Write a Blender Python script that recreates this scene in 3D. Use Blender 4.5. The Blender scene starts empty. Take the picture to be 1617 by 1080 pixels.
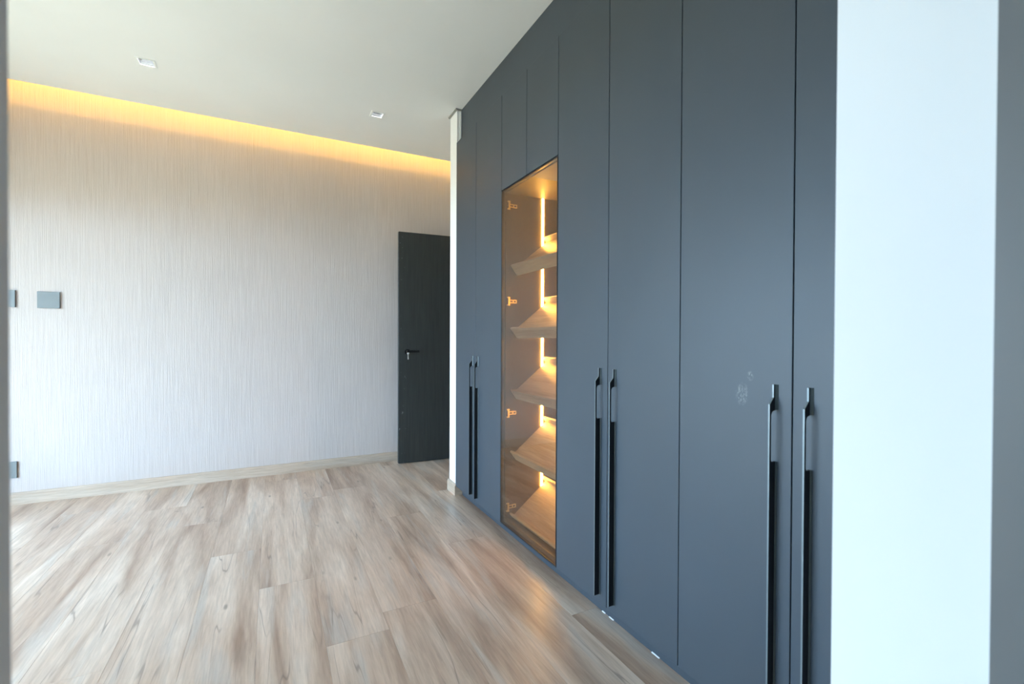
import bpy, bmesh, math, random
from mathutils import Vector, Matrix

# ------------------------------------------------------------------ camera, sky, exposure
S = bpy.context.scene
C = S.collection
CAM_H = 1.2
F_PX, YAW, PITCH, ROLL = 734.82, 0.4762, -0.00888, 0.00425
cd = bpy.data.cameras.new('camera')
cam = bpy.data.objects.new('camera', cd)
C.objects.link(cam)
S.camera = cam
cd.sensor_fit = 'HORIZONTAL'
cd.sensor_width = 36.0
cd.lens = F_PX / 1617 * 36.0
cd.clip_start = 0.01
fw = Vector((math.sin(YAW) * math.cos(PITCH), math.cos(YAW) * math.cos(PITCH), math.sin(PITCH)))
rt = Vector((math.cos(YAW), -math.sin(YAW), 0))
up = rt.cross(fw)
rt, up = math.cos(ROLL) * rt + math.sin(ROLL) * up, -math.sin(ROLL) * rt + math.cos(ROLL) * up
M3 = Matrix((rt, up, -fw)).transposed()
cam.matrix_world = Matrix.Translation((0, 0, CAM_H)) @ M3.to_4x4()
cd.dof.use_dof = True
cd.dof.focus_distance = 3.0
cd.dof.aperture_fstop = 4.5

world = bpy.data.worlds.new('sky')
S.world = world
world.use_nodes = True
bgn = world.node_tree.nodes['Background']
bgn.inputs['Color'].default_value = (0.535, 0.765, 1.06, 1)
bgn.inputs['Strength'].default_value = 22.0

# high sun from behind the building: it lights the garden, not the room
sl = bpy.data.lights.new('sun', 'SUN')
sl.energy = 16.0
sl.color = (1.0, 0.95, 0.86)
sl.angle = math.radians(0.6)
so_ = bpy.data.objects.new('sun', sl)
C.objects.link(so_)
so_.rotation_euler = (math.radians(12), math.radians(38), 0)

pl = bpy.data.lights.new('window_portal', 'AREA')
pl.shape = 'RECTANGLE'
pl.size = 2.10
pl.size_y = 2.97
pl.cycles.is_portal = True
po = bpy.data.objects.new('window_portal', pl)
C.objects.link(po)
po.location = (-2.42, 2.635, 1.12)
po.rotation_euler = (0, math.radians(-90), 0)

S.view_settings.view_transform = 'Standard'
S.view_settings.look = 'None'
S.view_settings.gamma = 1.0
S.view_settings.use_curve_mapping = False
S.view_settings.exposure = 0.24
S.cycles.max_bounces = 12
S.cycles.diffuse_bounces = 8
S.cycles.transparent_max_bounces = 16
S.cycles.sample_clamp_indirect = 8.0
S.cycles.caustics_reflective = False
S.cycles.caustics_refractive = False

# ------------------------------------------------------------------ dimensions (metres)
XD = 1.2388            # front of the wardrobe doors
XC = 1.261             # front of the carcasses
XB = 1.82              # back of the carcasses
XFIL = 1.280           # filler panel front
XPL = 1.292            # plinth front
YF = 4.542             # far wall
ZC = 2.930             # dropped ceiling underside
ZU = 3.12              # raised ceiling over the cove
YCOVE = 4.355          # edge of the dropped ceiling
ZT, ZB = 2.670, 0.0735  # wardrobe door top / bottom
XL = -2.35             # left wall
YN0, YN1 = 0.203, 0.367  # near wall thickness
XJ, XJL = 0.690, -0.133   # reveals of the doorway the picture is taken through
WY0, WY1, WZ0, WZ1 = 1.15, 4.12, 0.07, 2.17   # window in the left wall
E_ = dict(a=3.330, ab=2.947, b=2.549, bb=2.2375, c=1.920, cc=1.534, d=1.150, dd=0.762, e=0.374)

# ------------------------------------------------------------------ materials
def nodes(name):
    m = bpy.data.materials.new(name)
    m.use_nodes = True
    nt = m.node_tree
    return m, nt, nt.nodes['Principled BSDF']

def N(nt, kind, **kw):
    n = nt.nodes.new(kind)
    for k, v in kw.items():
        if k.startswith('i_'):
            n.inputs[k[2:].replace('_', ' ')].default_value = v
        else:
            setattr(n, k, v)
    return n

def mapped(nt, scale, coord='Object', rand=False):
    tc = N(nt, 'ShaderNodeTexCoord')
    mp = N(nt, 'ShaderNodeMapping')
    mp.inputs['Scale'].default_value = scale
    src = tc.outputs[coord]
    if rand:
        oi = N(nt, 'ShaderNodeObjectInfo')
        mul = N(nt, 'ShaderNodeVectorMath', operation='SCALE')
        mul.inputs[0].default_value = (17.3, 41.7, 9.1)
        nt.links.new(oi.outputs['Random'], mul.inputs['Scale'])
        add = N(nt, 'ShaderNodeVectorMath', operation='ADD')
        nt.links.new(src, add.inputs[0])
        nt.links.new(mul.outputs[0], add.inputs[1])
        src = add.outputs[0]
    nt.links.new(src, mp.inputs['Vector'])
    return mp.outputs['Vector']

def noise(nt, vec, scale=1.0, detail=3.0, rough=0.5, dist=0.0):
    n = N(nt, 'ShaderNodeTexNoise')
    n.inputs['Scale'].default_value = scale
    n.inputs['Detail'].default_value = detail
    n.inputs['Roughness'].default_value = rough
    n.inputs['Distortion'].default_value = dist
    nt.links.new(vec, n.inputs['Vector'])
    return n.outputs['Fac']

def ramp(nt, fac, stops, interp='LINEAR'):
    r = N(nt, 'ShaderNodeValToRGB')
    r.color_ramp.interpolation = interp
    el = r.color_ramp.elements
    while len(el) < len(stops):
        el.new(0.5)
    for e, (p, c) in zip(el, stops):
        e.position = p
        e.color = (c[0], c[1], c[2], 1) if isinstance(c, tuple) else (c, c, c, 1)
    nt.links.new(fac, r.inputs['Fac'])
    return r.outputs['Color']

def mixc(nt, fac, a, b, mode='MIX'):
    n = N(nt, 'ShaderNodeMix', data_type='RGBA', blend_type=mode)
    for sock, v in ((n.inputs[0], fac), (n.inputs[6], a), (n.inputs[7], b)):
        if isinstance(v, (int, float)):
            sock.default_value = v
        elif isinstance(v, tuple):
            sock.default_value = (v[0], v[1], v[2], 1)
        else:
            nt.links.new(v, sock)
    return n.outputs[2]

def bump(nt, bsdf, h, strength, dist=0.002):
    b = N(nt, 'ShaderNodeBump')
    b.inputs['Strength'].default_value = strength
    b.inputs['Distance'].default_value = dist
    nt.links.new(h, b.inputs['Height'])
    nt.links.new(b.outputs['Normal'], bsdf.inputs['Normal'])

def plain(name, col, rough=0.6, metal=0.0, spec=0.5, var=0.06, vs=3.0):
    m, nt, b = nodes(name)
    f = noise(nt, mapped(nt, (vs, vs, vs)), 1.0, 3.0)
    lo = tuple(c * (1 - var) for c in col)
    hi = tuple(min(1, c * (1 + var)) for c in col)
    nt.links.new(ramp(nt, f, [(0.3, lo), (0.7, hi)]), b.inputs['Base Color'])
    b.inputs['Roughness'].default_value = rough
    b.inputs['Metallic'].default_value = metal
    b.inputs['Specular IOR Level'].default_value = spec
    return m

def emit(name, col, strength):
    m, nt, b = nodes(name)
    b.inputs['Base Color'].default_value = (0.9, 0.9, 0.85, 1)
    b.inputs['Emission Color'].default_value = (*col, 1)
    b.inputs['Emission Strength'].default_value = strength
    return m

def mat_paint():
    m, nt, b = nodes('white_paint')
    f = noise(nt, mapped(nt, (1.2, 1.2, 1.2)), 1.0, 4.0)
    nt.links.new(ramp(nt, f, [(0.3, (0.80, 0.80, 0.785)), (0.7, (0.845, 0.845, 0.83))]), b.inputs['Base Color'])
    b.inputs['Roughness'].default_value = 0.75
    g = noise(nt, mapped(nt, (180, 180, 180)), 1.0, 2.0)
    bump(nt, b, g, 0.05, 0.001)
    return m

def mat_wallpaper():
    m, nt, b = nodes('striped_wallpaper')
    thread = noise(nt, mapped(nt, (140, 140, 3.0)), 1.0, 2.0, 0.55, 0.4)
    fine = noise(nt, mapped(nt, (260, 260, 38)), 1.0, 2.0)
    cloud = noise(nt, mapped(nt, (2.0, 2.0, 1.2)), 1.0, 3.0)
    c1 = ramp(nt, thread, [(0.30, (0.50, 0.437, 0.402)), (0.70, (0.56, 0.50, 0.468))])
    c2 = ramp(nt, cloud, [(0.3, 0.95), (0.7, 1.0)])
    nt.links.new(mixc(nt, 1.0, c1, c2, 'MULTIPLY'), b.inputs['Base Color'])
    h = N(nt, 'ShaderNodeMath', operation='MULTIPLY_ADD')
    nt.links.new(fine, h.inputs[0])
    h.inputs[1].default_value = 0.35
    nt.links.new(thread, h.inputs[2])
    bump(nt, b, h.outputs[0], 0.6, 0.003)
    b.inputs['Roughness'].default_value = 0.8
    return m

def mat_oak(name, cols, rand=True, along='y', rough=0.3, cracks=True, tone=0.05):
    """washed oak: cols = (dark tan, mid beige, pale); grain along y or x of the object"""
    m, nt, b = nodes(name)
    def sc(a, l):
        return (a, l, a) if along == 'y' else ((l, a, a) if along == 'x' else (a, a, l))
    broad = noise(nt, mapped(nt, sc(7.0, 0.75), rand=rand), 1.0, 4.0, 0.55, 0.6)
    base = ramp(nt, broad, [(0.30, cols[0]), (0.50, cols[1]), (0.68, cols[2])])
    greyf = noise(nt, mapped(nt, sc(10.0, 1.1), rand=rand), 1.3, 3.0, 0.5, 0.4)
    gm = ramp(nt, greyf, [(0.56, 0.0), (0.70, 0.65)])
    base = mixc(nt, gm, base, cols[3])
    fine = noise(nt, mapped(nt, sc(95.0, 6.0), rand=rand), 1.0, 4.0, 0.65, 0.5)
    fm = ramp(nt, fine, [(0.3, 0.80), (0.65, 1.05)])
    base = mixc(nt, 1.0, base, fm, 'MULTIPLY')
    if cracks:
        line = noise(nt, mapped(nt, sc(10.0, 0.55), rand=rand), 1.2, 2.2, 0.42, 0.15)
        lm = ramp(nt, line, [(0.487, 0.0), (0.494, 1.0), (0.501, 0.0)])
        gate = noise(nt, mapped(nt, sc(5.0, 1.1), rand=rand), 1.7, 2.0)
        gg = ramp(nt, gate, [(0.48, 0.0), (0.58, 0.75)])
        base = mixc(nt, mixc(nt, 1.0, lm, gg, 'MULTIPLY'), base, (0.16, 0.12, 0.10))
        vo = N(nt, 'ShaderNodeTexVoronoi')
        nt.links.new(mapped(nt, sc(7.0, 2.3), rand=rand), vo.inputs['Vector'])
        vo.inputs['Scale'].default_value = 1.0
        km = ramp(nt, vo.outputs['Distance'], [(0.03, 0.7), (0.075, 0.0)])
        base = mixc(nt, km, base, (0.20, 0.16, 0.13))
    if rand:
        oi = N(nt, 'ShaderNodeObjectInfo')
        tv = ramp(nt, oi.outputs['Random'], [(0.0, 1.0 - tone), (1.0, 1.0)])
        base = mixc(nt, 1.0, base, tv, 'MULTIPLY')
    nt.links.new(base, b.inputs['Base Color'])
    rr = ramp(nt, fine, [(0.3, rough + 0.08), (0.7, rough)])
    nt.links.new(rr, b.inputs['Roughness'])
    bump(nt, b, fine, 0.10, 0.0008)
    return m

def mat_lacquer(name, marks=()):
    m, nt, b = nodes(name)
    f = noise(nt, mapped(nt, (2.5, 2.5, 1.2)), 1.0, 3.0)
    col = ramp(nt, f, [(0.3, (0.045, 0.057, 0.070)), (0.7, (0.049, 0.062, 0.076))])
    if marks:
        tc = N(nt, 'ShaderNodeTexCoord')
        blot = noise(nt, mapped(nt, (130, 130, 80)), 1.0, 4.0, 0.6)
        bm_ = ramp(nt, blot, [(0.46, 0.0), (0.62, 0.30)])
        for (px, py, pz, ry, rz) in marks:
            mp = N(nt, 'ShaderNodeMapping', vector_type='TEXTURE')
            mp.inputs['Location'].default_value = (px, py, pz)
            mp.inputs['Scale'].default_value = (1.0, ry, rz)
            nt.links.new(tc.outputs['Object'], mp.inputs['Vector'])
            ln = N(nt, 'ShaderNodeVectorMath', operation='LENGTH')
            nt.links.new(mp.outputs['Vector'], ln.inputs[0])
            g = ramp(nt, ln.outputs['Value'], [(0.35, 1.0), (1.0, 0.0)])
            col = mixc(nt, mixc(nt, 1.0, g, bm_, 'MULTIPLY'), col, (0.42, 0.45, 0.44))
    nt.links.new(col, b.inputs['Base Color'])
    b.inputs['Roughness'].default_value = 0.46
    b.inputs['Specular IOR Level'].default_value = 0.42
    g = noise(nt, mapped(nt, (300, 300, 300)), 1.0, 2.0)
    bump(nt, b, g, 0.03, 0.0005)
    return m

def mat_dark_door():
    m, nt, b = nodes('charcoal_door_laminate')
    g = noise(nt, mapped(nt, (70, 70, 2.5)), 1.0, 4.0, 0.6, 0.4)
    col = ramp(nt, g, [(0.3, (0.017, 0.019, 0.018)), (0.7, (0.031, 0.034, 0.032))])
    chip = noise(nt, mapped(nt, (38, 38, 26)), 1.0, 4.0, 0.65)
    cm = ramp(nt, chip, [(0.63, 0.0), (0.68, 0.5)])
    tc = N(nt, 'ShaderNodeTexCoord')
    sp = N(nt, 'ShaderNodeSeparateXYZ')
    nt.links.new(tc.outputs['Object'], sp.inputs[0])
    ed = ramp(nt, sp.outputs['X'], [(0.0, 1.0), (0.09, 0.0)])
    col = mixc(nt, mixc(nt, 1.0, cm, ed, 'MULTIPLY'), col, (0.45, 0.47, 0.46))
    nt.links.new(col, b.inputs['Base Color'])
    b.inputs['Roughness'].default_value = 0.45
    bump(nt, b, g, 0.15, 0.001)
    return m

def mat_glass(name, tint, k):
    m = bpy.data.materials.new(name)
    m.use_nodes = True
    nt = m.node_tree
    nt.nodes.clear()
    out = N(nt, 'ShaderNodeOutputMaterial')
    tr = N(nt, 'ShaderNodeBsdfTransparent')
    tr.inputs['Color'].default_value = (*tint, 1)
    gl = N(nt, 'ShaderNodeBsdfGlossy')
    gl.inputs['Roughness'].default_value = 0.0
    gl.inputs['Color'].default_value = (1, 1, 1, 1)
    # thin pane: Schlick reflectance from |N.I|, the same from either side
    ge = N(nt, 'ShaderNodeNewGeometry')
    dt = N(nt, 'ShaderNodeVectorMath', operation='DOT_PRODUCT')
    nt.links.new(ge.outputs['Normal'], dt.inputs[0])
    nt.links.new(ge.outputs['Incoming'], dt.inputs[1])
    ab = N(nt, 'ShaderNodeMath', operation='ABSOLUTE')
    nt.links.new(dt.outputs['Value'], ab.inputs[0])
    om = N(nt, 'ShaderNodeMath', operation='SUBTRACT', use_clamp=True)
    om.inputs[0].default_value = 1.0
    nt.links.new(ab.outputs[0], om.inputs[1])
    pw = N(nt, 'ShaderNodeMath', operation='POWER')
    nt.links.new(om.outputs[0], pw.inputs[0])
    pw.inputs[1].default_value = 5.0
    mu = N(nt, 'ShaderNodeMath', operation='MULTIPLY_ADD', use_clamp=True)
    nt.links.new(pw.outputs[0], mu.inputs[0])
    mu.inputs[1].default_value = 0.96 * k
    mu.inputs[2].default_value = 0.043 * k
    mx = N(nt, 'ShaderNodeMixShader')
    nt.links.new(mu.outputs[0], mx.inputs[0])
    nt.links.new(tr.outputs[0], mx.inputs[1])
    nt.links.new(gl.outputs[0], mx.inputs[2])
    nt.links.new(mx.outputs[0], out.inputs['Surface'])
    return m

M = {}
M['paint'] = mat_paint()
M['wallpaper'] = mat_wallpaper()
M['oak'] = mat_oak('washed_oak_plank', ((0.33, 0.218, 0.158), (0.55, 0.42, 0.33), (0.71, 0.59, 0.495), (0.52, 0.475, 0.43)))
M['base'] = mat_oak('pale_oak_skirting', ((0.40, 0.30, 0.22), (0.49, 0.385, 0.295), (0.55, 0.455, 0.365), (0.47, 0.41, 0.35)), rand=False, along='x', rough=0.45, cracks=False)
M['base_y'] = mat_oak('pale_oak_skirting_return', ((0.40, 0.30, 0.22), (0.49, 0.385, 0.295), (0.55, 0.455, 0.365), (0.47, 0.41, 0.35)), rand=False, along='y', rough=0.45, cracks=False)
M['shelf'] = mat_oak('shoe_shelf_oak', ((0.36, 0.26, 0.19), (0.50, 0.39, 0.30), (0.60, 0.50, 0.40), (0.46, 0.42, 0.38)), rand=True, along='y', rough=0.4, cracks=False, tone=0.05)
M['lacquer'] = mat_lacquer('slate_grey_lacquer')
M['lacquer_marks'] = mat_lacquer('slate_grey_lacquer_with_chalky_marks',
                                 marks=((0, -0.044, -0.335, 0.024, 0.038), (0, -0.070, -0.280, 0.012, 0.016)))
M['carcass'] = plain('greige_carcass_board', (0.082, 0.060, 0.038), 0.55)
M['dark'] = plain('dark_carcass_edge', (0.03, 0.033, 0.036), 0.6)
M['black'] = plain('black_anodised_handle', (0.006, 0.006, 0.007), 0.35)
M['edge'] = plain('painted_lit_handle_edge', (0.16, 0.19, 0.20), 0.35, 0.3)  # paler than the blade: sheen of the lit end faces put into the colour
M['door'] = mat_dark_door()
M['black_lever'] = plain('matt_black_lever', (0.003, 0.003, 0.003), 0.5, spec=0.25)
M['chrome'] = plain('chrome', (0.85, 0.86, 0.87), 0.12, 1.0, var=0.02)
M['nickel'] = plain('glow_tinted_nickel_hinge', (0.90, 0.66, 0.28), 0.35, 1.0, var=0.03)  # nickel hinges with the strips' golden glow put into the colour
M['reflector'] = plain('downlight_reflector', (0.88, 0.90, 0.92), 0.22, 1.0, var=0.02)
M['alu'] = plain('grey_window_frame', (0.145, 0.145, 0.14), 0.5)
M['plate'] = plain('grey_wall_plate', (0.16, 0.175, 0.17), 0.35)
M['plate_edge'] = plain('dark_wall_plate_edge', (0.02, 0.022, 0.026), 0.5)
M['trim'] = plain('grey_shadow_trim', (0.30, 0.30, 0.28), 0.7)
M['sealant'] = plain('white_sealant', (0.78, 0.79, 0.78), 0.6)
M['tile'] = plain('pale_balcony_tile', (0.55, 0.54, 0.50), 0.6)
M['ground'] = plain('garden_ground', (0.37, 0.292, 0.19), 0.9)
M['glass'] = mat_glass('bronze_tinted_glass', (0.82, 0.75, 0.66), 1.6)
M['clear'] = mat_glass('clear_window_glass', (0.94, 0.96, 0.95), 1.0)
M['led'] = emit('warm_cabinet_led', (1.0, 0.55, 0.11), 150.0)
M['cove'] = emit('warm_cove_led', (1.0, 0.58, 0.13), 58.0)
M['lamp'] = emit('downlight_lamp', (0.95, 0.98, 1.0), 45.0)

# ------------------------------------------------------------------ mesh helpers
def box(bm, x0, x1, y0, y1, z0, z1, mi=0):
    vs = [bm.verts.new((x, y, z)) for x in (x0, x1) for y in (y0, y1) for z in (z0, z1)]
    fs = []
    for q in ((0, 1, 3, 2), (4, 6, 7, 5), (0, 4, 5, 1), (2, 3, 7, 6), (0, 2, 6, 4), (1, 5, 7, 3)):
        f = bm.faces.new([vs[i] for i in q])
        f.material_index = mi
        fs.append(f)
    return fs

def prism(bm, prof, axis, a, b, mi=0):
    """extrude a closed 2-D profile along an axis; 'y' takes (x,z), 'z' takes (x,y), 'x' takes (y,z)"""
    def P(u, v, w):
        return {'y': (u, w, v), 'z': (u, v, w), 'x': (w, u, v)}[axis]
    A = [bm.verts.new(P(u, v, a)) for u, v in prof]
    B = [bm.verts.new(P(u, v, b)) for u, v in prof]
    n = len(prof)
    fs = [bm.faces.new(A), bm.faces.new(list(reversed(B)))]
    for i in range(n):
        fs.append(bm.faces.new((A[i], B[i], B[(i + 1) % n], A[(i + 1) % n])))
    for f in fs:
        f.material_index = mi
    return fs

def cyl(bm, c, axis, r0, r1, length, seg=24, mi=0):
    """a capped cone or cylinder from point c along +axis"""
    ax = Vector(axis).normalized()
    u = ax.orthogonal().normalized()
    v = ax.cross(u)
    c = Vector(c)
    A, B = [], []
    for i in range(seg):
        t = 2 * math.pi * i / seg
        d = math.cos(t) * u + math.sin(t) * v
        A.append(bm.verts.new(c + d * r0))
        B.append(bm.verts.new(c + ax * length + d * r1))
    for i in range(seg):
        f = bm.faces.new((A[i], A[(i + 1) % seg], B[(i + 1) % seg], B[i]))
        f.smooth = True
        f.material_index = mi
    for ring in (list(reversed(A)), B):
        f = bm.faces.new(ring)
        f.material_index = mi

def bevel(bm, w, seg=2):
    bmesh.ops.bevel(bm, geom=list(bm.edges), offset=w, segments=seg, affect='EDGES', profile=0.5)

def obj(name, bm, mats, parent=None, origin=None):
    bmesh.ops.recalc_face_normals(bm, faces=bm.faces)
    if origin:
        bmesh.ops.translate(bm, verts=bm.verts, vec=-Vector(origin))
    me = bpy.data.meshes.new(name)
    bm.to_mesh(me)
    bm.free()
    for m in (mats if isinstance(mats, (list, tuple)) else [mats]):
        me.materials.append(M[m])
    o = bpy.data.objects.new(name, me)
    C.objects.link(o)
    if origin:
        o.location = origin
    if parent:
        o.parent = parent
        o.location = Vector(origin or (0, 0, 0)) - Vector(parent.location)
    return o

def boxo(name, dims, mat, parent=None, bev=0.0, origin=None):
    bm = bmesh.new()
    box(bm, *dims)
    if bev:
        bevel(bm, bev)
    return obj(name, bm, mat, parent, origin)

def tag(o, label, cat, group=None):
    o['label'] = label
    o['category'] = cat
    if group:
        o['group'] = group
    return o

def thing(name, loc, label, cat, group=None):
    o = bpy.data.objects.new(name, None)
    C.objects.link(o)
    o.location = loc
    o.empty_display_size = 0.1
    return tag(o, label, cat, group)

def struct(o, label=None):
    o['kind'] = 'structure'
    if label:
        o['label'] = label
    return o

# ------------------------------------------------------------------ the shell
random.seed(7)
XR = 1.95
floor = struct(boxo('floor', (XL - 0.1, XR + 1.3, YN0, YF + 0.1, -0.15, -0.012), 'dark'), 'washed oak plank floor of the empty room')
PW = 0.2415
GAP = 0.00025
joints = {-4: 3.55, -3: 2.985, -2: 2.505, 1: 3.12, 2: 2.567, 3: 1.66, 0: 2.05, -1: 3.75}
mesh_cache = {}
def plank(x0, x1, y0, y1):
    w, l = x1 - x0 - 2 * GAP, y1 - y0 - 2 * GAP
    key = (round(w, 4), round(l, 4))
    if key not in mesh_cache:
        bm = bmesh.new()
        e = 0.0004
        box(bm, -w / 2, w / 2, -l / 2, l / 2, -0.011, -e)
        top = [bm.verts.new((sx * (w / 2 - e), sy * (l / 2 - e), 0)) for sx, sy in ((-1, -1), (1, -1), (1, 1), (-1, 1))]
        bm.verts.ensure_lookup_table()
        old = [bm.verts[i] for i in (1, 5, 7, 3)]
        bm.faces.remove(bm.faces[:][5] if len(bm.faces) == 6 else bm.faces[-1])
        bm.faces.new(top)
        for i in range(4):
            bm.faces.new((old[i], old[(i + 1) % 4], top[(i + 1) % 4], top[i]))
        bmesh.ops.recalc_face_normals(bm, faces=bm.faces)
        me = bpy.data.meshes.new('plank')
        bm.to_mesh(me)
        bm.free()
        me.materials.append(M['oak'])
        mesh_cache[key] = me
    o = bpy.data.objects.new('plank', mesh_cache[key])
    C.objects.link(o)
    o.parent = floor
    o.location = ((x0 + x1) / 2, (y0 + y1) / 2, 0)
row = -13
while 0.67 + (row - 1) * PW < XR + 0.2:
    x0 = 0.67 + (row - 1) * PW
    x1 = x0 + PW
    row += 1
    if x1 <= XL:
        continue
    x0c, x1c = max(x0, XL), min(x1, XR + 0.15)
    k = round((x0 - 0.67) / PW) + 1
    j = joints.get(k, 3.0 + ((k * 0.4371) % 1.0) * 1.2)
    ys = [YN0]
    y = j
    while y > YN0 + 0.05:
        y -= 1.83
    y += 1.83
    while y < YF - 0.03:
        ys.append(y)
        y += 1.83
    ys.append(YF - 0.001)
    # rows under the wardrobe only show in front of it or in the door lobby
    for a, b in zip(ys, ys[1:]):
        if x0c > 1.32 and b < 3.40:
            continue
        if x0c > 1.32 and a < 3.40:
            a = 3.40
        plank(x0c, x1c, a, b)

far = struct(boxo('wall_far', (XL - 0.1, XR + 1.3, YF, YF + 0.12, -0.15, ZU + 0.1), 'wallpaper'), 'far wall in pale vertically ribbed wallpaper')
bm = bmesh.new()
box(bm, XL - 0.14, XL, YN0, WY0, -0.15, ZU + 0.1)
box(bm, XL - 0.14, XL, WY1, YF, -0.15, ZU + 0.1)
box(bm, XL - 0.14, XL, WY0, WY1, -0.15, WZ0)
box(bm, XL - 0.14, XL, WY0, WY1, WZ1, ZU + 0.1)
struct(obj('wall_left', bm, 'paint'), 'white side wall around the large window')
struct(boxo('wall_right', (1.83, 1.95, YN0, 3.337, -0.15, ZU + 0.1), 'paint'), 'white wall behind the wardrobes')
struct(boxo('wall_partition', (1.2455, 1.95, 3.337, 3.481, -0.15, ZU + 0.1), 'paint'), 'white partition end beside the wardrobe')
# lobby wall with the doorway the dark door belongs to
bm = bmesh.new()
box(bm, 1.95, 2.07, 4.375, YF, -0.15, ZU + 0.1)
box(bm, 1.95, 2.07, 3.481, 4.375, 2.215, ZU + 0.1)
box(bm, 1.95, 2.07, 3.337, 3.481, -0.15, ZU + 0.1)
struct(obj('wall_lobby', bm, 'paint'), 'white wall around the doorway')
bm = bmesh.new()
box(bm, 3.15, 3.25, 3.337, YF, -0.15, ZU + 0.1)
box(bm, 2.07, 3.25, 3.237, 3.337, -0.15, ZU + 0.1)
struct(obj('wall_corridor', bm, 'paint'))
# near wall with the doorway
bm = bmesh.new()
box(bm, XJ, 1.95, YN0, YN1, -0.15, ZU + 0.1)
box(bm, XL - 0.1, XJL, YN0, YN1, -0.15, ZU + 0.1)
box(bm, XJL, XJ, YN0, YN1, 2.30, ZU + 0.1)
struct(obj('wall_near', bm, 'paint'), 'white plastered reveal of the doorway beside the wardrobe')

# ceiling: dropped board with an open cove along the far wall, raised slab above
bm = bmesh.new()
box(bm, XL, XR + 1.3, YN1, YCOVE, ZC, ZC + 0.015)
box(bm, XL, XR + 1.3, YCOVE - 0.20, YCOVE - 0.185, ZC + 0.015, ZU)
box(bm, XL - 0.1, XR + 1.3, YN0, YF + 0.1, ZU, ZU + 0.1)
struct(obj('ceiling', bm, 'paint'), 'white dropped ceiling with a lit cove along the wallpaper')

# skirting with a small stepped cap
SK = [(0, 0), (-0.014, 0), (-0.014, 0.072), (-0.0125, 0.0735), (-0.0125, 0.076), (-0.010, 0.077), (-0.008, 0.085), (-0.006, 0.087), (0, 0.087)]
bm = bmesh.new()
prism(bm, [(YF + a, z) for a, z in SK], 'x', XL, XR)
struct(obj('baseboard_far', bm, 'base'), 'pale oak skirting under the ribbed wallpaper')
bm = bmesh.new()
prism(bm, [(1.2455 + a, z) for a, z in SK], 'y', 3.323, 3.495)
struct(obj('baseboard_partition', bm, 'base_y'), 'short pale oak skirting around the partition end')
bm = bmesh.new()
prism(bm, [(3.337 + a, z) for a, z in SK], 'x', 1.2457, 1.300)
o = struct(obj('baseboard_return', bm, 'base'), 'cut end of the skirting under the wardrobe door')
bm = bmesh.new()
prism(bm, [(XL - a, z) for a, z in SK], 'y', YN1, YF - 0.014)
struct(obj('baseboard_left', bm, 'base_y'))
# thin grey collar where the partition meets the ceiling
bm = bmesh.new()
box(bm, 1.232, 1.2455, 3.325, 3.494, ZC - 0.012, ZC - 0.0005)
box(bm, 1.2455, 1.279, 3.325, 3.337, ZC - 0.012, ZC - 0.0005)
struct(obj('trim_1', bm, 'trim'), 'thin grey collar at the top of the partition')
struct(boxo('trim_2', (1.268, 1.2795, 3.331, 3.337, ZT - 0.02, ZC - 0.0125), 'paint', bev=0.001), 'narrow white bead beside the filler panel')

# ------------------------------------------------------------------ hallway the camera stands in
struct(boxo('floor_hall', (-1.3, 1.95, -1.9, YN0, -0.15, 0.0), 'tile'))
struct(boxo('ceiling_hall', (-1.3, 1.95, -1.9, YN0, 2.70, 2.80), 'paint'))
bm = bmesh.new()
box(bm, -1.4, -1.3, -2.0, YN0, -0.15, 2.80)
box(bm, 1.95, 2.05, -2.0, YN0, -0.15, 2.80)
box(bm, -1.3, 1.95, -2.0, -1.9, -0.15, 2.80)
struct(obj('wall_hall', bm, 'paint'))
bm = bmesh.new()
box(bm, XJ - 0.016, XJ + 0.07, 0.150, YN0 - 0.0005, 0.0, 2.37)
box(bm, XJL - 0.07, XJL - 0.002, 0.150, YN0 - 0.0005, 0.0, 2.37)
box(bm, XJL - 0.002, XJ - 0.016, 0.150, YN0 - 0.0005, 2.30, 2.37)
struct(obj('trim_3', bm, 'alu'), 'grey casing around the doorway')

# ------------------------------------------------------------------ large window in the left wall
w1 = bpy.data.objects.new('window_1', None)
C.objects.link(w1)
w1.location = (XL - 0.07, (WY0 + WY1) / 2, WZ0)
struct(w1, 'large grey framed window in the side wall')
wo_ = tuple(w1.location)
bm = bmesh.new()
for (a, b, c, d) in ((WY0, WY0 + 0.05, WZ0, WZ1), (WY1 - 0.05, WY1, WZ0, WZ1), (WY0 + 0.05, WY1 - 0.05, WZ0, WZ0 + 0.05),
                     (WY0 + 0.05, WY1 - 0.05, WZ1 - 0.05, WZ1), ((WY0 + WY1) / 2 - 0.03, (WY0 + WY1) / 2 + 0.03, WZ0 + 0.05, WZ1 - 0.05)):
    box(bm, XL - 0.10, XL - 0.05, a, b, c, d)
obj('window_frame', bm, 'alu', w1, origin=wo_)
for (a, b) in ((WY0 + 0.05, (WY0 + WY1) / 2 - 0.03), ((WY0 + WY1) / 2 + 0.03, WY1 - 0.05)):
    bm = bmesh.new()
    box(bm, XL - 0.078, XL - 0.073, a, b, WZ0 + 0.05, WZ1 - 0.05)
    obj('glass_pane', bm, 'clear', w1, origin=wo_)
struct(boxo('sky_blocker_slab', (XL - 1.75, XL - 0.14, -0.6, YF + 0.4, 2.30, 2.50), "paint"))  # unseen overhang, added to cut sky light on the upper walls
struct(boxo('ground', (-90, 60, -60, 60, -6.2, -6.0), 'ground'))

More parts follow.
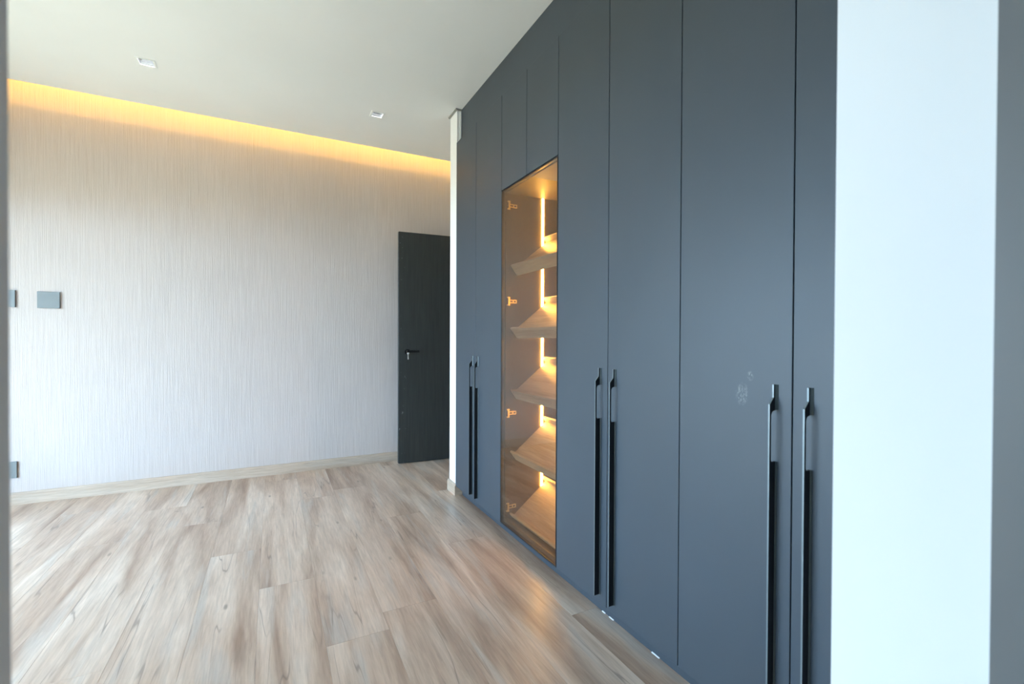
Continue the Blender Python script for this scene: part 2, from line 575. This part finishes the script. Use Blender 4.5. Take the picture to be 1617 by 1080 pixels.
# ------------------------------------------------------------------ dark room door, swung back to the far wall
d1 = bpy.data.objects.new('door_1', None)
C.objects.link(d1)
DX, DY = 1.060, 4.387
ang = math.atan2(4.356 - 4.387, 1.566 - 1.060)
d1.location = (DX, DY, 0)
d1.rotation_euler = (0, 0, ang)
struct(d1, 'charcoal room door standing open against the far wall')
bm = bmesh.new()
box(bm, 0, 0.86, 0, 0.042, 0.008, 2.197)
bevel(bm, 0.0015, 1)
obj('door_leaf', bm, 'door').parent = d1
HZ = 1.062
bm = bmesh.new()
cyl(bm, (0.082, 0.0, HZ), (0, -1, 0), 0.027, 0.025, 0.010)
ros = obj('rosette', bm, 'black_lever')
ros.parent = d1
bm = bmesh.new()
cyl(bm, (0.082, -0.008, HZ + 0.006), (0, -1, 0), 0.010, 0.010, 0.044, 16)
box(bm, 0.070, 0.185, -0.060, -0.046, HZ - 0.004, HZ + 0.016)
o = obj('lever', bm, 'black_lever')
o.parent = d1
bm = bmesh.new()
cyl(bm, (0.082, -0.009, HZ - 0.012), (0, -1, 0), 0.009, 0.009, 0.012, 16)
o = obj('lock_cylinder', bm, 'chrome')
o.parent = d1
for hz in (0.25, 1.1, 1.95):
    bm = bmesh.new()
    cyl(bm, (0.866, 0.018, hz), (0, 0, 1), 0.007, 0.007, 0.10, 12)
    obj('hinge', bm, 'black_lever').parent = d1
key = tag(bpy.data.objects.new('key', None), 'small silver key left hanging in the lock of the charcoal door', 'key')
C.objects.link(key)
R = Matrix.Rotation(ang, 4, 'Z')
kp = Vector((DX, DY, 0)) + (R @ Vector((0.082, -0.021, HZ - 0.012)))
key.location = kp
key.rotation_euler = (0, 0, ang)
bm = bmesh.new()
cyl(bm, (0, -0.014, 0), (0, -1, 0), 0.011, 0.011, 0.003, 20)
box(bm, -0.0015, 0.0015, -0.014, 0.0, -0.004, 0.004)
obj('key_bow', bm, 'chrome').parent = key
bm = bmesh.new()
box(bm, -0.004, 0.004, -0.0175, -0.0155, -0.058, -0.008)
box(bm, 0.004, 0.007, -0.0175, -0.0155, -0.054, -0.048)
box(bm, 0.004, 0.006, -0.0175, -0.0155, -0.042, -0.036)
obj('spare_key_blade', bm, 'chrome').parent = key

# ------------------------------------------------------------------ wardrobe
HANDLE = {}
def handle_mesh():
    """long blade handle: x = distance out of the door (negative = into the room), z from the door's bottom line"""
    if 'm' in HANDLE:
        return HANDLE['m']
    zt, z0 = 1.074, 0.112
    t = 0.0023
    P, s = 0.028, 0.011
    bm = bmesh.new()
    # blade outline (depth p, z), cut-out open to the door between two feet
    out = [(0, zt), (s, zt), (s, 1.039), (P, 1.020), (P, z0), (0, z0), (0, 0.861),
           (0.018, 0.861), (0.0215, 0.867), (0.0215, 0.991), (0.017, 1.000), (0.0, 1.005)]
    prof = [(-p, z) for p, z in out]
    fs = prism(bm, prof, 'y', -t, t, 0)
    bm.normal_update()
    for f in fs[2:]:
        f.material_index = 0
    # outer narrow edges get the paler colour, painted as if catching light
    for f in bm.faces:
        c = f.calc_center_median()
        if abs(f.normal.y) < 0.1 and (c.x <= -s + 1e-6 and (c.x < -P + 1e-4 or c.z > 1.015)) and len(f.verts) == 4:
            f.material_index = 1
    # flared foot along the door, absent at the grip
    for a, b, w, d in ((z0, 0.861, 0.0060, 0.0035), (1.005, zt, 0.0085, 0.0060)):
        foot = [(0, -w), (-0.0012, -w), (-d, -t), (-d, t), (-0.0012, w), (0, w)]
        prism(bm, foot, 'z', a, b, 2)
    bmesh.ops.recalc_face_normals(bm, faces=bm.faces)
    me = bpy.data.meshes.new('handle')
    bm.to_mesh(me)
    bm.free()
    for k in ('black', 'edge', 'handle_foot'):
        me.materials.append(M[k])
    HANDLE['m'] = me
    return me
M['handle_foot'] = plain('dark_teal_handle_foot', (0.035, 0.05, 0.052), 0.4)

G = 0.0015
def door_panel(parent, y0, y1, z0, z1, name='door', mat='lacquer', handle_y=None):
    bm = bmesh.new()
    box(bm, XD, XD + 0.020, y0 + G, y1 - G, z0, z1)
    bevel(bm, 0.0015, 2)
    c = (XD, (y0 + y1) / 2, (z0 + z1) / 2)
    d = obj(name, bm, mat, parent, origin=c)
    if handle_y is not None:
        h = bpy.data.objects.new('handle', handle_mesh())
        C.objects.link(h)
        h.parent = d
        h.location = (0, handle_y - c[1], -c[2])
    return d

def wardrobe(y0, ym, y1, label, mats=('lacquer', 'lacquer'), hoff=0.047):
    t = thing('wardrobe', (XC, (y0 + y1) / 2, 0), label, 'wardrobe', 'tall two-door wardrobes')
    bm = bmesh.new()
    box(bm, XC, XB, y0 + 0.0005, y1 - 0.0005, 0.080, ZT - 0.004)
    obj('body', bm, 'dark', t, origin=(XC, (y0 + y1) / 2, 0))
    door_panel(t, ym, y1, ZB, ZT, mat=mats[0], handle_y=ym + hoff)
    door_panel(t, y0, ym, ZB, ZT, mat=mats[1], handle_y=ym - hoff)
    return t
wardrobe(E_['b'], E_['ab'], E_['a'], 'slate grey two-door wardrobe between the white partition and the lit shoe cabinet')
wardrobe(E_['d'], E_['cc'], E_['c'], 'slate grey two-door wardrobe without marks, between the shoe cabinet and the chalk-marked wardrobe')
wardrobe(E_['e'], E_['dd'], E_['d'], 'slate grey two-door wardrobe beside the white doorway reveal with chalky marks on one door', mats=('lacquer_marks', 'lacquer'))

tag(boxo('filler_panel', (XFIL, XFIL + 0.018, E_['e'], 3.336, ZT - 0.003, ZC - 0.0005), 'lacquer', bev=0.0008),
    'long slate grey filler panel between the wardrobe tops and the ceiling', 'panel')
pli = tag(boxo('plinth', (XPL, XPL + 0.018, E_['e'], 3.322, 0.0, 0.0795), 'lacquer'),
          'low slate grey plinth running along the floor under the wardrobes', 'plinth')
for (y, l) in ((1.615, 0.022), (1.563, 0.030), (1.305, 0.04)):
    bm = bmesh.new()
    prism(bm, [(XPL, 0.0), (XPL - 0.004, 0.0), (XPL - 0.003, 0.0015), (XPL, 0.003)], 'y', y - l / 2, y + l / 2)
    obj('sealant_smear', bm, 'sealant', pli)

# ------------------------------------------------------------------ lit shoe cabinet behind tinted glass
y0, y1 = E_['c'], E_['b']
YC0 = (y0 + y1) / 2
org = (XC, YC0, 0)
cab = thing('shoe_cabinet', org, 'tall shoe cabinet with bronze glass door, slanted oak shelves and warm light strip', 'cabinet')
YI0, YI1 = y0 + 0.0185, y1 - 0.0185      # inner faces of the sides
ZI = 2.078
def part(name, dims, mat, parent=cab):
    bm = bmesh.new()
    box(bm, *dims)
    return obj(name, bm, mat, parent, origin=org if parent is cab else None)
part('side_panel', (XC, XB, YI1, y1 - 0.0005, 0.080, ZT - 0.004), 'carcass')
part('side_panel', (XC, XB, y0 + 0.0005, YI0, 0.080, ZT - 0.004), 'carcass')
part('back_panel', (XB - 0.012, XB, YI0, YI1, 0.080, ZT - 0.004), 'carcass')
part('top_panel', (XC, XB - 0.012, YI0, YI1, ZI, ZI + 0.020), 'carcass')
part('bottom_panel', (XC, XB - 0.012, YI0, YI1, 0.080, 0.099), 'carcass')
part('locker_body', (XC, XB - 0.012, YI0, YI1, ZI + 0.020, ZT - 0.004), 'dark')
ym = E_['bb']
door_panel(cab, ym, y1, 2.094, ZT, 'locker_door')
door_panel(cab, y0, ym, 2.094, ZT, 'locker_door')
# glass door
ZG1 = 2.087
gd = bpy.data.objects.new('glass_door', None)
C.objects.link(gd)
gd.parent = cab
bm = bmesh.new()
FWD = 0.006
box(bm, XD, XD + 0.020, y0 + G, y0 + G + FWD, ZB, ZG1)
box(bm, XD, XD + 0.020, y1 - G - FWD, y1 - G, ZB, ZG1)
box(bm, XD, XD + 0.020, y0 + G + FWD, y1 - G - FWD, ZB, ZB + FWD)
box(bm, XD, XD + 0.020, y0 + G + FWD, y1 - G - FWD, ZG1 - 0.004, ZG1)
f = obj('door_frame', bm, 'black', None, origin=org)
f.parent = gd
f.location = (0, 0, 0)
bm = bmesh.new()
box(bm, XD + 0.001, XD + 0.006, y0 + G + FWD, y1 - G - FWD, ZB + FWD, ZG1 - 0.004)
f = obj('glass_pane', bm, 'glass', None, origin=org)
f.parent = gd
f.location = (0, 0, 0)
# hinges
bm = bmesh.new()
yy = YI1
box(bm, 0.052, 0.078, -0.004, 0.0, -0.011, 0.011)          # mounting plate
box(bm, 0.058, 0.071, -0.0055, -0.004, -0.005, 0.005, 1)    # slot
box(bm, 0.026, 0.052, -0.007, -0.003, -0.010, -0.006)       # arms
box(bm, 0.026, 0.052, -0.007, -0.003, 0.006, 0.010)
box(bm, 0.018, 0.027, -0.012, -0.003, -0.022, 0.022)        # clip
box(bm, 0.010, 0.027, -0.014, -0.006, -0.026, -0.019)
box(bm, 0.010, 0.027, -0.014, -0.006, 0.019, 0.026)
bmesh.ops.recalc_face_normals(bm, faces=bm.faces)
hme = bpy.data.meshes.new('hinge')
bm.to_mesh(hme)
bm.free()
hme.materials.append(M['nickel'])
hme.materials.append(M['dark'])
for z in (2.003, 1.422, 0.741, 0.168):
    h = bpy.data.objects.new('hinge', hme)
    C.objects.link(h)
    h.parent = gd
    h.location = Vector((XD + 0.018, YI1, z)) - Vector(org)
# slanted shoe shelves: board, front lip, rear upstand
ux, uz = 0.787, 0.617        # along the slope (towards the back, rising)
nx, nz = -0.617, 0.787       # up from the board
def quad(ox, oz, a0, a1, b0, b1):
    return [(ox + a * ux + b * nx, oz + a * uz + b * nz) for a, b in ((a0, b0), (a1, b0), (a1, b1), (a0, b1))]
for z0 in (1.640, 1.258, 0.881, 0.504, 0.123):
    sx, sz = 1.292, z0          # top outer corner of the lip
    so = (1.40, YC0, z0)
    bm = bmesh.new()
    prism(bm, quad(sx, sz, 0.014, 0.300, -0.049, -0.027), 'y', YI0 + 0.0005, YI1 - 0.0005)
    shelf = obj('shelf', bm, 'shelf', cab, origin=so)
    bm = bmesh.new()
    prism(bm, quad(sx, sz, 0.0, 0.0135, -0.074, 0.0), 'y', YI0 + 0.0005, YI1 - 0.0005)
    l = obj('front_lip', bm, 'shelf', None, origin=so)
    l.parent = shelf
    l.location = (0, 0, 0)
    bm = bmesh.new()
    prism(bm, quad(sx, sz, 0.301, 0.315, -0.049, 0.008), 'y', YI0 + 0.0005, YI1 - 0.0005)
    l = obj('rear_upstand', bm, 'shelf', None, origin=so)
    l.parent = shelf
    l.location = (0, 0, 0)
bm = bmesh.new()
box(bm, 1.5125, 1.5255, YI1 - 0.005, YI1 - 0.0003, 0.10, ZI - 0.001)
obj('light_strip', bm, 'led', cab, origin=org)
bm = bmesh.new()
box(bm, 1.5125, 1.5255, YI0 + 0.0003, YI0 + 0.005, 0.10, ZI - 0.001)
obj('light_strip', bm, 'led', cab, origin=org)

# ------------------------------------------------------------------ fittings
def wall_plate(name, x0, x1, z0, z1, label, cat, socket=False, group=None):
    t = thing(name, ((x0 + x1) / 2, YF, (z0 + z1) / 2), label, cat, group)
    o_ = ((x0 + x1) / 2, YF, (z0 + z1) / 2)
    bm = bmesh.new()
    box(bm, x0 + 0.001, x1 - 0.001, YF - 0.008, YF, z0 + 0.001, z1 - 0.001)
    obj('back_box', bm, 'plate_edge', t, origin=o_)
    bm = bmesh.new()
    box(bm, x0, x1, YF - 0.013, YF - 0.008, z0, z1)
    bevel(bm, 0.001, 1)
    obj('face_plate', bm, 'plate', t, origin=o_)
    if socket:
        cx, cz = o_[0], o_[2]
        for (dx, dz, a) in ((-0.028, 0.022, 25), (-0.002, 0.022, -25), (-0.018, -0.002, 0), (0.012, -0.022, 30), (-0.030, -0.022, -30)):
            bm = bmesh.new()
            box(bm, -0.006, 0.006, -0.0008, 0.0, -0.0022, 0.0022)
            bmesh.ops.rotate(bm, verts=bm.verts, cent=(0, 0, 0), matrix=Matrix.Rotation(math.radians(a), 3, 'Y'))
            s_ = obj('socket_slot', bm, 'plate_edge', t)
            s_.location = (dx, -0.0131, dz)
    return t
wall_plate('light_switch', -1.4975, -1.375, 1.400, 1.5195, 'blank grey switch plate on the wallpaper, nearer to the charcoal door', 'switch')
wall_plate('light_switch', -1.7345, -1.612, 1.402, 1.5225, 'grey switch plate on the wallpaper directly above the power socket', 'switch')
wall_plate('power_socket', -1.7295, -1.607, 0.192, 0.309, 'grey power socket low on the wallpaper above the skirting', 'socket', socket=True)

def downlight(cx, cy, label):
    t = thing('downlight', (cx, cy, ZC), label, 'downlight', 'square recessed ceiling downlights')
    o_ = (cx, cy, ZC)
    a, b, d = 0.050, 0.038, 0.034
    bm = bmesh.new()
    for (x0, x1, y0_, y1_) in ((-a, -b, -a, a), (b, a, -a, a), (-b, b, -a, -b), (-b, b, b, a)):
        box(bm, x0, x1, y0_, y1_, -0.0035, 0.0)
    obj('trim_ring', bm, 'paint').parent = t
    bm = bmesh.new()
    lo = [bm.verts.new((sx * b, sy * b, 0.0)) for sx, sy in ((-1, -1), (1, -1), (1, 1), (-1, 1))]
    mid = [bm.verts.new((sx * b * .86, sy * b * .86, d * .5)) for sx, sy in ((-1, -1), (1, -1), (1, 1), (-1, 1))]
    hi = [bm.verts.new((sx * b * .55, sy * b * .55, d)) for sx, sy in ((-1, -1), (1, -1), (1, 1), (-1, 1))]
    for A, B in ((lo, mid), (mid, hi)):
        for i in range(4):
            bm.faces.new((A[i], A[(i + 1) % 4], B[(i + 1) % 4], B[i]))
    obj('reflector', bm, 'reflector').parent = t
    bm = bmesh.new()
    box(bm, -b * .55, b * .55, -b * .55, b * .55, d, d + 0.004)
    obj('lamp', bm, 'lamp').parent = t
downlight(-0.705, 3.688, 'square recessed downlight in the ceiling above the blank wallpaper')
downlight(0.728, 3.708, 'square recessed downlight in the ceiling in front of the charcoal door')

bm = bmesh.new()
box(bm, XL + 0.02, XR + 1.2, 4.309, 4.319, ZC + 0.034, ZC + 0.040)
cl = tag(bpy.data.objects.new('cove_light', None), 'warm amber light strip hidden in the ceiling cove over the wallpaper', 'light strip')
C.objects.link(cl)
cl.location = (0, 4.31, ZC + 0.015)
obj('led_tape', bm, 'cove', cl, origin=(0, 4.31, ZC + 0.015))
bm = bmesh.new()
box(bm, XL + 0.02, XR + 1.2, 4.307, 4.321, ZC + 0.015, ZC + 0.034)
obj('mounting_rail', bm, 'paint', cl, origin=(0, 4.31, ZC + 0.015))
# cut the downlight wells into the dropped ceiling board
ce = bpy.data.objects['ceiling']
wells = bmesh.new()
for (cx, cy) in ((-0.705, 3.688), (0.728, 3.708)):
    box(wells, cx - 0.039, cx + 0.039, cy - 0.039, cy + 0.039, ZC - 0.02, ZC + 0.05)
wm = bpy.data.meshes.new('well_cutter')
wells.to_mesh(wm)
wells.free()
wo = bpy.data.objects.new('well_cutter', wm)
C.objects.link(wo)
md = ce.modifiers.new('wells', 'BOOLEAN')
md.object = wo
md.operation = 'DIFFERENCE'
md.solver = 'EXACT'
bpy.context.view_layer.update()
dg = bpy.context.evaluated_depsgraph_get()
nm = bpy.data.meshes.new_from_object(ce.evaluated_get(dg))
ce.modifiers.clear()
ce.data = nm
bpy.data.objects.remove(wo)
